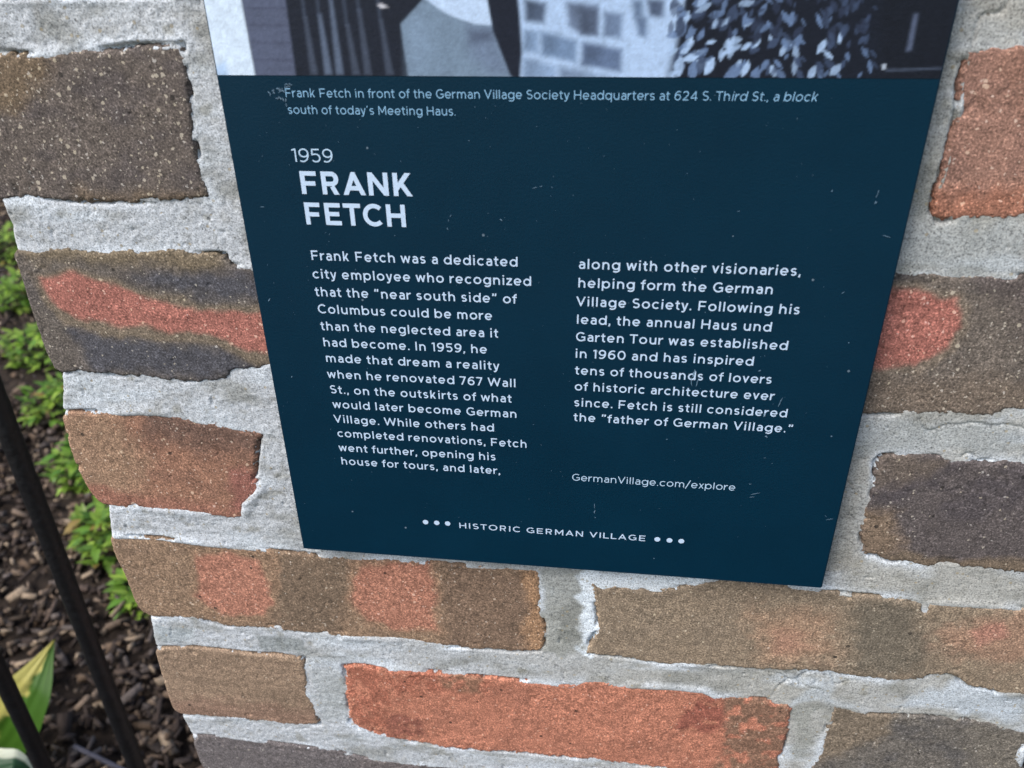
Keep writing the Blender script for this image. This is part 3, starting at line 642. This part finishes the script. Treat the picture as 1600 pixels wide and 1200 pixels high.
# small scuffs, chips and dust on the enamel
T = Text()
def scuff(px, py, ln, wd, ang, n=1):
    for _ in range(n):
        x, z = sx((px, py)) + random.gauss(0, 0.0004) * (n > 1), szz((px, py)) + random.gauss(0, 0.0005) * (n > 1)
        a = math.radians(ang + random.uniform(-25, 25) * (n > 1)); dx, dz = math.cos(a), math.sin(a)
        k = 7; up, lo = [], []
        for i in range(k):
            t = i / (k - 1) - 0.5; wv = wd * (0.25 + 0.75 * (1 - (2 * t) ** 2)) * random.uniform(.5, 1.2) / 2; jit = random.gauss(0, wd * .25)
            up.append((x + dx * t * ln - dz * (wv + jit), z + dz * t * ln + dx * (wv + jit))); lo.append((x + dx * t * ln + dz * (wv - jit), z + dz * t * ln - dx * (wv - jit)))
        T.poly(up + lo[::-1], 3)
for px_, py_, l_, w_, a_ in ((1368,316,.0007,.0007,0),(1371,303,.0024,.00022,82),(699,357,.0006,.0004,80),(1299,646,.0,.0,0),(1187,579,.0008,.0006,70),(1299,681,.0006,.0006,0),(929,790,.0024,.00025,88),(929,799,.0018,.0004,88),(930,808,.0005,.0004,0),
    (1084,583,.003,.0006,85),(1080,596,.0035,.0003,100),(1089,598,.003,.0003,80),(1219,628,.004,.0003,75),(1195,648,.0018,.0005,70),(1197,682,.001,.0007,0),(1022,872,.0005,.0004,0),(1296,811,.0025,.0003,15),(1290,806,.001,.0002,-40),
    (1180,771,.0035,.0003,18),(1175,776,.002,.00025,10),(1385,369,.0024,.0002,-15),(1317,457,.0012,.0002,40),(1326,535,.0006,.0004,0),(1172,756,.001,.0003,0),(1195,715,.0008,.0002,0),(1042,686,.0004,.0004,0),
    (421,468,.0016,.0004,40),(410,323,.0014,.0003,0),(836,293,.0016,.0002,20),(845,291,.001,.0002,10),(783,343,.0007,.0005,0),(1154,330,.001,.0002,20),(704,337,.001,.0002,60),(701,344,.0008,.0002,90),(456,588,.0005,.0005,0),(1300,298,.0007,.0003,60)):
    if l_: scuff(px_, py_, l_, w_, a_)
for px_, py_, n_ in ((452,134,9),(427,146,5),(440,141,9),(440,153,7),(446,163,3)):
    for _ in range(n_): scuff(px_ + random.gauss(0, 3), py_ + random.gauss(0, 3.5), random.uniform(.0004, .0013), random.uniform(.00015, .0005), random.uniform(0, 180))
for _ in range(230): scuff(400 + 900 * random.random() ** 1.4, random.uniform(125, 840), random.uniform(.0001, .0006), random.uniform(.00006, .00016), random.uniform(0, 180))
def keep_inside(T):
    F = []
    for f in T.F:
        if all(0.001 < T.V[i][0] < 0.209 for i in f): F.append(f)
    T.F = F
keep_inside(T)
T.build('scuff_marks', plain('scuffed_enamel', (0.13, 0.22, 0.31), 0.6), sign)['kind'] = 'stuff'

# black and white photograph printed on the upper part
def print_colours(X, Z):
    px_, py_ = to_px(X, np.full_like(X, SF), Z)
    c = np.broadcast_to(lin((27, 34, 50)), X.shape + (3,)).copy()
    def put(P, col, soft=3, amt=1.0, tex=None):
        nonlocal c
        f = sstep(-soft, soft, sdist(P, px_, py_)) * amt
        if tex is not None: f = f * tex
        c = c * (1 - f[..., None]) + lin(col) * f[..., None]
    up = -900
    z2 = lambda P: [(x / 2.667 + 300, y / 2.667) for x, y in P]
    z3 = lambda P: [(x / 2.222 + 800, y / 2.222) for x, y in P]
    put([(200,up),(330,up),(378,0),(402,130),(300,130)], (208, 230, 252), 3)
    put([(334,105),(352,96),(360,125),(330,130)], (150,190,235), 6, .7)
    put([(330,up),(400,up),(446,0),(464,130),(402,130),(378,0)], (84, 94, 122), 3)
    stripm = sstep(-3, 3, sdist([(340,up),(390,up),(446,0),(464,130),(404,130),(382,0)], px_, py_))
    for yy in range(-800, 120, 27): put([(360,yy),(470,yy+1),(470,yy+5),(360,yy+4)], (72,80,106), 3, .8, stripm)
    for a, b, d in ((465,70,0),(525,60,40),(572,0,38),(640,100,10),(690,40,12),(780,80,20)):
        put(z2([(a,b),(a+14,b),(a+60,310),(a+30,310)]), (96,114,142) if d > 30 else (70,82,104), 4, .8)
        put([(a/2.667+300-120,up),(a/2.667+300-112,up),(a/2.667+304,b/2.667+2),(a/2.667+300,b/2.667+2)], (70,84,108), 4, .6)
    put(z2([(770,18),(790,14),(820,28),(790,36)]), (190,190,200), 2)
    put(z2([(700,-2400),(960,0),(870,100),(880,180),(905,340),(1340,340),(1250,110),(1232,0),(1100,-2400)]), (112,138,164), 3)
    put(z2([(1150,100),(1260,110),(1330,310),(1250,310),(1160,230)]), (104,124,156), 16, .7)
    put(z2([(1150,130),(1250,125),(1255,165),(1160,185)]), (66,78,104), 10, .7)
    put(z2([(900,100),(960,60),(1000,200),(940,310),(905,310)]), (124,152,182), 16, .6)
    put(z2([(820,-2400),(975,-5),(1030,38),(1080,66),(1180,100),(1252,106),(1232,0),(1020,-2400)]), (182,210,244), 3)
    put(z2([(960,-2400),(1232,0),(1255,130),(1325,310),(1370,340),(1376,215),(1364,100),(1372,0),(1240,-2400)]), (26,33,50), 3)
    put(z3([(-120,-1900),(22,0),(28,60),(36,180),(26,290),(560,290),(590,90),(600,0),(560,-1900)]), (168,200,240), 4)
    for q, cc in (([(45,0),(120,10),(112,80),(48,72)],(66,84,112)),([(192,10),(300,15),(296,128),(240,120),(196,90)],(98,118,150)),([(235,30),(300,30),(298,120),(245,115)],(76,92,120)),([(322,42),(384,50),(378,132),(318,126)],(104,130,168)),
                  ([(42,104),(92,108),(92,184),(40,176)],(118,150,190)),([(102,112),(226,140),(222,216),(104,192)],(104,136,176)),([(246,148),(382,170),(378,250),(242,226)],(84,108,146)),([(40,202),(152,230),(150,290),(40,290)],(128,160,200)),
                  ([(164,232),(370,270),(370,290),(164,290)],(128,158,196)),([(430,60),(470,60),(465,130),(440,120)],(96,124,164)),([(470,0),(530,0),(525,60),(480,55)],(70,88,120)),([(420,0),(455,0),(455,60),(425,60)],(96,124,160))):
        put(z3(q), cc, 7, .95); put(z3([(q[0][0]+4,q[0][1]+4),(q[0][0]+.5*(q[1][0]-q[0][0]),q[0][1]+6),(q[3][0]+.4*(q[2][0]-q[3][0]),q[3][1]-8),(q[3][0]+4,q[3][1]-6)]), tuple(int(.72*v) for v in cc), 12, .55)
    for i in range(40):
        yy = -40 - i * 30
        for j in range(4):
            xo = 20 + j * 130 + (i % 2) * 60 - (-yy) * .06
            put(z3([(xo, yy*2.2),(xo+110,yy*2.2+10),(xo+110,yy*2.2+60),(xo,yy*2.2+50)]), (100,126,166), 4, .7)
    # ivy
    iv = [(1085,up),(1075,0),(1058,60),(1048,100),(1042,130),(1375,130),(1375,up)]
    put(iv, (23,29,44), 10)
    r = np.random.default_rng(3)
    for i in range(430):
        x = 1048 + (r.random() ** 1.25) * 320; y = r.uniform(-700, 122) if i > 190 else r.uniform(-12, 120)
        sz = r.uniform(5, 14) * (1.25 if x < 1150 else 1); ar = r.uniform(.28, .5); an = r.uniform(1.5, 3.0) if x < 1200 else r.uniform(0.7, 2.4)
        b = r.random() * (1.15 - .6 * (x - 1048) / 320)
        colr = [(44,56,82),(58,76,108),(96,126,170),(160,194,236)][int(np.clip((b + .35 * (y > 60) - .1) * 4, 0, 3))]
        m_ = (np.abs(px_ - x) < 20) & (np.abs(py_ - y) < 20)
        if not m_.any(): continue
        dx = px_[m_] - x; dy = py_[m_] - y
        u_ = dx * math.cos(an) + dy * math.sin(an); v_ = -dx * math.sin(an) + dy * math.cos(an)
        lw = sz * ar * np.clip(1 - (u_ / sz) ** 2, 0, 1)
        f = sstep(-1.2, 1.2, lw - np.abs(v_)) * (np.abs(u_) < sz) * r.uniform(.6, 1)
        c[m_] = c[m_] * (1 - f[:, None]) + lin(colr) * f[:, None]
    put([(1060,up),(1375,up),(1375,-2),(1300,30),(1180,20),(1120,50),(1080,40)], (34,42,62), 26, .0)
    put([(1376,up),(1700,up),(1500,0),(1475,130),(1372,130)], (22,27,40), 14)
    put([(1428,22),(1434,22),(1424,78),(1416,80)], (84,98,128), 4)
    put([(1384,108),(1472,105),(1472,108),(1384,112)], (64,76,98), 2)
    put([(1378,100),(1384,100),(1384,108),(1378,108)], (170,185,205), 2)
    l_ = c @ np.array([.25, .6, .15]); c = l_[..., None] + (c - l_[..., None]) * 0.8
    c *= (1 + 0.10 * fbm(px_ / 9, py_ / 9, 77, 3) + 0.10 * fbm(px_ / 2.5, py_ / 2.5, 78, 2))[..., None]
    return c
g = 0.0005
x = np.linspace(0.0005, 0.2095, 420); zlo = ZS + zavg((338,116),(1471,124)) + 0.0
zv = np.concatenate([np.arange(zlo, zlo + 0.032, g), np.arange(zlo + 0.032, ZS + SH - 0.0005, 0.001)])
X, Z = np.meshgrid(x, zv)
c = print_colours(X, Z)
ids = np.arange(X.size).reshape(X.shape)
F = np.stack([ids[:-1, :-1], ids[:-1, 1:], ids[1:, 1:], ids[1:, :-1]], -1).reshape(-1, 4)
V = np.stack([X, np.full_like(X, -0.00012), Z - ZS], -1).reshape(-1, 3)
pm = plain('photo_print', None, 0.42, 0.25, 900, 0.05, 0.2, 0.0005, attr=True)
np_mesh('photo_print', V, F, pm, sign, c.reshape(-1, 3), smooth=False)

# ------------------------------------------------------------------ iron fence left of the pillar
IRON = plain('black_iron', (0.003, 0.0035, 0.005), 0.5, 0.4, 160, 0.5, 0.6, 0.002)
FY = 0.118
fence = thing('iron_fence', 'black iron fence with round upright pickets beside the brick pillar', 'fence', (-0.5, FY, 0))
def tube(name, p, q, r, m, parent, org, n=20, seg=40, wob=0.0):
    p, q = np.array(p, float), np.array(q, float); d = (q - p) / np.linalg.norm(q - p)
    a = np.cross(d, [0.3, 0.2, 0.9] if abs(d[2]) < .9 else [1, 0, 0]); a /= np.linalg.norm(a); b = np.cross(d, a)
    V, F = [], []
    for i in range(seg + 1):
        t = i / seg; cc = p + (q - p) * t
        for j in range(n):
            th = 2 * math.pi * j / n; rr = r * (1 + wob * (random.random() - .5))
            V.append(cc + (a * math.cos(th) + b * math.sin(th)) * rr - org)
    for i in range(seg):
        for j in range(n): F.append([i * n + j, i * n + (j + 1) % n, (i + 1) * n + (j + 1) % n, (i + 1) * n + j])
    F.append(list(range(n))[::-1]); F.append([seg * n + j for j in range(n)])
    return np_mesh(name, V, F, m, parent, smooth=True, ngon=True)
FO = np.array([-0.5, FY, 0])
def plane_x(px): return on_plane([px], FY)[0, 0]
xa = -0.003 + (plane_x((30, 700)) + plane_x((108, 900)) + plane_x((150, 1020))) / 3
xb = plane_x((37, 1130))
for xx in [xa, xb] + [xb - (xa - xb) * k_ for k_ in range(1, 6)]:
    tube('picket', (xx, FY, 0.04), (xx, FY, 1.18), 0.0062, IRON, fence, FO, 20, 160, 0.07)
for zr in (0.09, 1.10):
    o = rbox('rail', -1.0 + 0.5, XL - 0.002 + 0.5, -0.012, 0.012, zr - 0.006, zr + 0.006, IRON, fence, 0.001)

# ------------------------------------------------------------------ ground, mulch, plants
def ground_point(px, z=0.0):
    d = np.array([(px[0] - 800) / FPX, (px[1] - 600) / FPX, 1]) @ RM
    t = (cam_pos[2] - z) / d[1]; return np.array([cam_pos[0] + t * d[0], cam_pos[1] + t * d[2], z])
SOIL = plain('soil', (0.030, 0.022, 0.017), 0.95, 0.2, 60, 0.5, 0.8, 0.01)
def flat(name, x0, x1, y0, y1, z, m, kind='structure'):
    o = np_mesh(name, [(x0, y0, z), (x1, y0, z), (x1, y1, z), (x0, y1, z)], [[0, 1, 2, 3]], m, smooth=False); o['kind'] = kind; return o
LAWN = plain('lawn', (0.07, 0.12, 0.03), 0.9, 0.2, 30, 0.4, 0.8, 0.01)
flat('ground', -150, 150, -150, 150, -0.012, LAWN)
# soil bed with gentle bumps
x = np.linspace(-3.2, 1.6, 160); y = np.linspace(-1.3, 3.2, 150); X, Y = np.meshgrid(x, y)
Zb = 0.004 + 0.014 * fbm(X / 0.16, Y / 0.16, 5, 3) 
ids = np.arange(X.size).reshape(X.shape); F = np.stack([ids[:-1, :-1], ids[:-1, 1:], ids[1:, 1:], ids[1:, :-1]], -1).reshape(-1, 4)
o = np_mesh('soil_bed', np.stack([X, Y, Zb], -1).reshape(-1, 3), F, SOIL); o['kind'] = 'structure'
flat('bounce_pavement', -6, 6, -3.2, -1.32, 0.006, plain('bounce_concrete', (0.22, 0.20, 0.18), 0.9, 0.3, 20, 0.15, 0.4, 0.003))  # unseen paving in front of the bed, added to bounce light onto the wall
# wood mulch
V, F, Cc = [], [], []
pal = [(62,53,48),(78,67,60),(96,84,73),(54,47,44),(116,101,88),(90,82,78),(68,58,53),(140,124,106),(102,86,72)]
for i in range(30000):
    gx = random.uniform(-3.1, -0.02) if i % 5 else random.uniform(-1.2, -0.1); gy = random.uniform(-0.2, 3.1) if i % 5 else random.uniform(0.0, 1.2)
    L = random.choice((random.uniform(.006, .016), random.uniform(.006, .018), random.uniform(.012, .042))) / 2; W_ = L * random.uniform(.18, .5); H_ = random.uniform(.0015, .005)
    gz = 0.006 + random.uniform(0, 0.022)
    R3 = mathutils.Euler((random.gauss(0, .35), random.gauss(0, .35), random.uniform(0, 6.3))).to_matrix()
    base = len(V); col = lin(random.choice(pal)) * random.uniform(.7, 1.5)
    for sx_, sy_, sz_ in ((-1,-1,-1),(1,-.7,-1),(.9,1,-1),(-.8,.9,-1),(-.9,-.8,1),(1,-.8,1),(.8,.8,1),(-1,.7,1)):
        v = R3 @ mathutils.Vector((sx_ * L * random.uniform(.8, 1.1), sy_ * W_ * random.uniform(.6, 1.1), sz_ * H_)); V.append((gx + v.x, gy + v.y, gz + v.z)); Cc.append(col)
    for f in ((0,3,2,1),(4,5,6,7),(0,1,5,4),(1,2,6,5),(2,3,7,6),(3,0,4,7)): F.append([base + q for q in f])
o = np_mesh('mulch', V, F, plain('bark_mulch', None, 0.9, 0.2, 240, 0.35, 0.5, 0.002, attr=True), None, Cc, smooth=False); o['kind'] = 'stuff'

def leaf_geo(base, dirv, up, L, W_, curl, V, F, C_, cf, nu=8, nv=4, fold=0.25):
    """a pointed leaf; cf(u, v) gives its colour, u along, v across -1..1"""
    d = mathutils.Vector(dirv).normalized(); s = d.cross(mathutils.Vector(up)).normalized(); n_ = s.cross(d).normalized()
    b = len(V)
    for i in range(nu + 1):
        u = i / nu; wd = W_ * (math.sin(math.pi * min(1, u ** 0.75)) ** 0.9) * (1 - .25 * u) + 0.0002
        for j in range(nv + 1):
            v = j / nv * 2 - 1
            p = mathutils.Vector(base) + d * (L * u) - n_ * (curl * L * u * u) + s * (v * wd / 2) + n_ * (abs(v) * fold * wd / 2)
            V.append(tuple(p)); C_.append(cf(u, v))
    for i in range(nu):
        for j in range(nv):
            q = b + i * (nv + 1) + j; F.append([q, q + 1, q + nv + 2, q + nv + 1])
def leaf_mat(name):
    m, n, b = mat(name); at = node(n, 'ShaderNodeAttribute', attribute_name='Col')
    n.links.new(at.outputs['Color'], b.inputs['Base Color']); b.inputs['Roughness'].default_value = 0.45
    tr = node(n, 'ShaderNodeBsdfTranslucent'); n.links.new(at.outputs['Color'], tr.inputs['Color'])
    mx = node(n, 'ShaderNodeMixShader'); mx.inputs[0].default_value = 0.3
    n.links.new(b.outputs[0], mx.inputs[1]); n.links.new(tr.outputs[0], mx.inputs[2]); n.links.new(mx.outputs[0], n.nodes['Material Output'].inputs[0])
    return m
LEAF = leaf_mat('leaf'); STEM = plain('stem', (0.08, 0.10, 0.03), 0.7, 0.3, 80, 0.3)
# low bright-green plants along the bed behind the pillar
SPOTS = [((172,905),.55,'smallest bright green leafy plant, lowest of the row behind the pillar'),
         ((148,822),.95,'bright green leafy plant beside the third brick course, between the picket and the pillar'),
         ((112,720),1.0,'bright green leafy plant behind the pillar beside the red brown brick'),
         ((78,625),1.15,'bright green leafy plant behind the pillar beside the joint under the dark brick'),
         ((50,540),1.25,'bright green leafy plant behind the pillar beside the dark brick with the red flash'),
         ((22,460),1.35,'bright green leafy plant second from the top of the row behind the pillar'),
         ((2,385),1.5,'bright green leafy plant at the top of the row, beside the upper mortar joint')]
for (px_, sc_, lab) in SPOTS:
    gp = ground_point(px_, 0.03)
    t = thing('leafy_plant', lab, 'plant', (gp[0] + 0.065, gp[1], 0.0), 'green plants growing behind the pillar')
    V, F, C_ = [], [], []
    SV, SF_ = [], []
    for i in range(int(170 * sc_)):
        a = random.uniform(0, 6.28); rr = 0.085 * sc_ * math.sqrt(random.random()); hh = random.uniform(0.015, 0.085 * sc_) * (1 - .4 * rr / .1)
        bx, by = rr * math.cos(a), rr * math.sin(a)
        for k_ in range(3):
            aa = a + random.uniform(-1.2, 1.2); el = random.uniform(-.2, .8); L = random.choice((random.uniform(.010, .020), random.uniform(.018, .036)))
            k2 = random.random(); colr = lin((88, 136, 44)) * (1 - k2) + lin((164, 194, 76)) * k2; colr = colr * random.uniform(.6, 1.1); colr = lin((150, 128, 70)) if random.random() < .03 else colr
            leaf_geo((bx, by, hh), (math.cos(aa) * math.cos(el), math.sin(aa) * math.cos(el), math.sin(el)), (0, 0, 1), L, L * random.uniform(.4, .6), random.uniform(0, .4), V, F, C_, lambda u, v, c_=colr: c_, 4, 2)
        if i % 3 == 0:
            b0 = len(SV)
            for (xx, yy, zz_) in ((bx * .2, by * .2, 0), (bx, by, hh)):
                for j in range(4): SV.append((xx + .0012 * math.cos(j * 1.57), yy + .0012 * math.sin(j * 1.57), zz_))
            for j in range(4): SF_.append([b0 + j, b0 + (j + 1) % 4, b0 + 4 + (j + 1) % 4, b0 + 4 + j])
    np_mesh('foliage', V, F, LEAF, t, C_); np_mesh('stem', SV, SF_, STEM, t)

# hosta with variegated leaves behind the second picket
def ray_point(px, dist):
    d = np.array([(px[0] - 800) / FPX, (px[1] - 600) / FPX, 1]) @ RM
    return np.array([cam_pos[0] + dist * d[0], cam_pos[1] + dist * d[2], cam_pos[2] - dist * d[1]])
def hosta_leaf(name, parent, pts, wid, cf, up, fold, org):
    """leaf along a centre line of 3-D points"""
    P = [mathutils.Vector(p) for p in pts]; V, F, C_ = [], [], []
    nu, nv = 40, 24
    def along(u):
        t = u * (len(P) - 1); i = min(int(t), len(P) - 2); return P[i].lerp(P[i + 1], t - i)
    for i in range(nu + 1):
        u = i / nu; d = (along(min(1, u + .08)) - along(max(0, u - .08))).normalized()
        s = d.cross(mathutils.Vector(up)).normalized(); n_ = s.cross(d).normalized()
        wd = wid * (math.sin(math.pi * u ** 0.72) ** 1.1 if 0 < u < 1 else 0) * (1.05 - .15 * u) + .0006
        for j in range(nv + 1):
            v = j / nv * 2 - 1
            p = along(u) + s * (v * wd / 2) + n_ * (abs(v) * fold * wd / 2 + .0012 * math.sin(v * 14) * (1 - abs(v)))
            V.append(tuple(p - mathutils.Vector(org))); C_.append(cf(u, v))
    for i in range(nu):
        for j in range(nv):
            q = i * (nv + 1) + j; F.append([q, q + 1, q + nv + 2, q + nv + 1])
    return np_mesh(name, V, F, LEAF, parent, C_)
hp = ray_point((-60, 1230), 1.0); horg = np.array([hp[0], hp[1], 0.0])
hosta = thing('hosta_plant', 'hosta with broad green leaves edged in cream behind the iron pickets', 'plant', tuple(horg))
def var1(u, v):
    k_ = sstep(-0.04, 0.10, -v - .12 + .13 * math.sin(u * 31 + 2) + .07 * math.sin(u * 67) + .35 * (u - .55)); return lin((66, 106, 30)) * (1 - k_) + lin((205, 196, 108)) * k_
def var2(u, v):
    k_ = sstep(.45, .6, abs(v + .1) + .08 * math.sin(u * 13)); return lin((50, 88, 56)) * (1 - k_) + lin((218, 224, 200)) * k_
b1 = ray_point((-22, 1192), 1.03); b2 = ray_point((16, 1128), 0.98); b3 = ray_point((52, 1072), 0.965); b4 = ray_point((86, 998), 0.975)
hosta_leaf('leaf', hosta, (b1, b2, b3, b4), 0.080, var1, RM[2][[0, 2, 1]] * np.array([-1, -1, 1]), 0.22, horg)
b1 = ray_point((-70, 1240), .92); b2 = ray_point((-20, 1215), .86); b3 = ray_point((20, 1200), .86); b4 = ray_point((58, 1212), .88)
hosta_leaf('leaf', hosta, (b1, b2, b3, b4), 0.055, var2, (0.2, -0.5, 1), 0.1, horg)
for k_ in range(5):
    a = 2.2 + k_ * 0.75; ln = .16
    q = [horg + np.array([.02 * math.cos(a), .02 * math.sin(a), .03]), horg + np.array([.06 * math.cos(a), .06 * math.sin(a), .12]), horg + np.array([.12 * math.cos(a), .12 * math.sin(a), .15]), horg + np.array([ln * math.cos(a), ln * math.sin(a), .13])]
    hosta_leaf('leaf', hosta, q, 0.07, var2 if k_ % 2 else var1, (0, 0, 1), 0.15, horg)
for k_ in range(3):
    tube('stalk', horg + np.array([0, 0, .0]), horg + np.array([.03 * math.cos(k_ * 2), .03 * math.sin(k_ * 2), .10]), .003, STEM, hosta, horg, 8, 4)
# thin grey twig on the mulch
ga, gb = ground_point((116, 1166), 0.05), ground_point((215, 1214), 0.05)
TW = plain('grey_twig', (0.06, 0.06, 0.08), 0.8, 0.3, 120, 0.3)
o = tube('twig', ga, gb, 0.0028, TW, None, (ga + gb) / 2 * np.array([1, 1, 1]), 10, 14, 0.15)
o.location = (ga + gb) / 2
tag(o, 'thin straight grey twig lying on the dark mulch near the foot of the fence', 'twig')
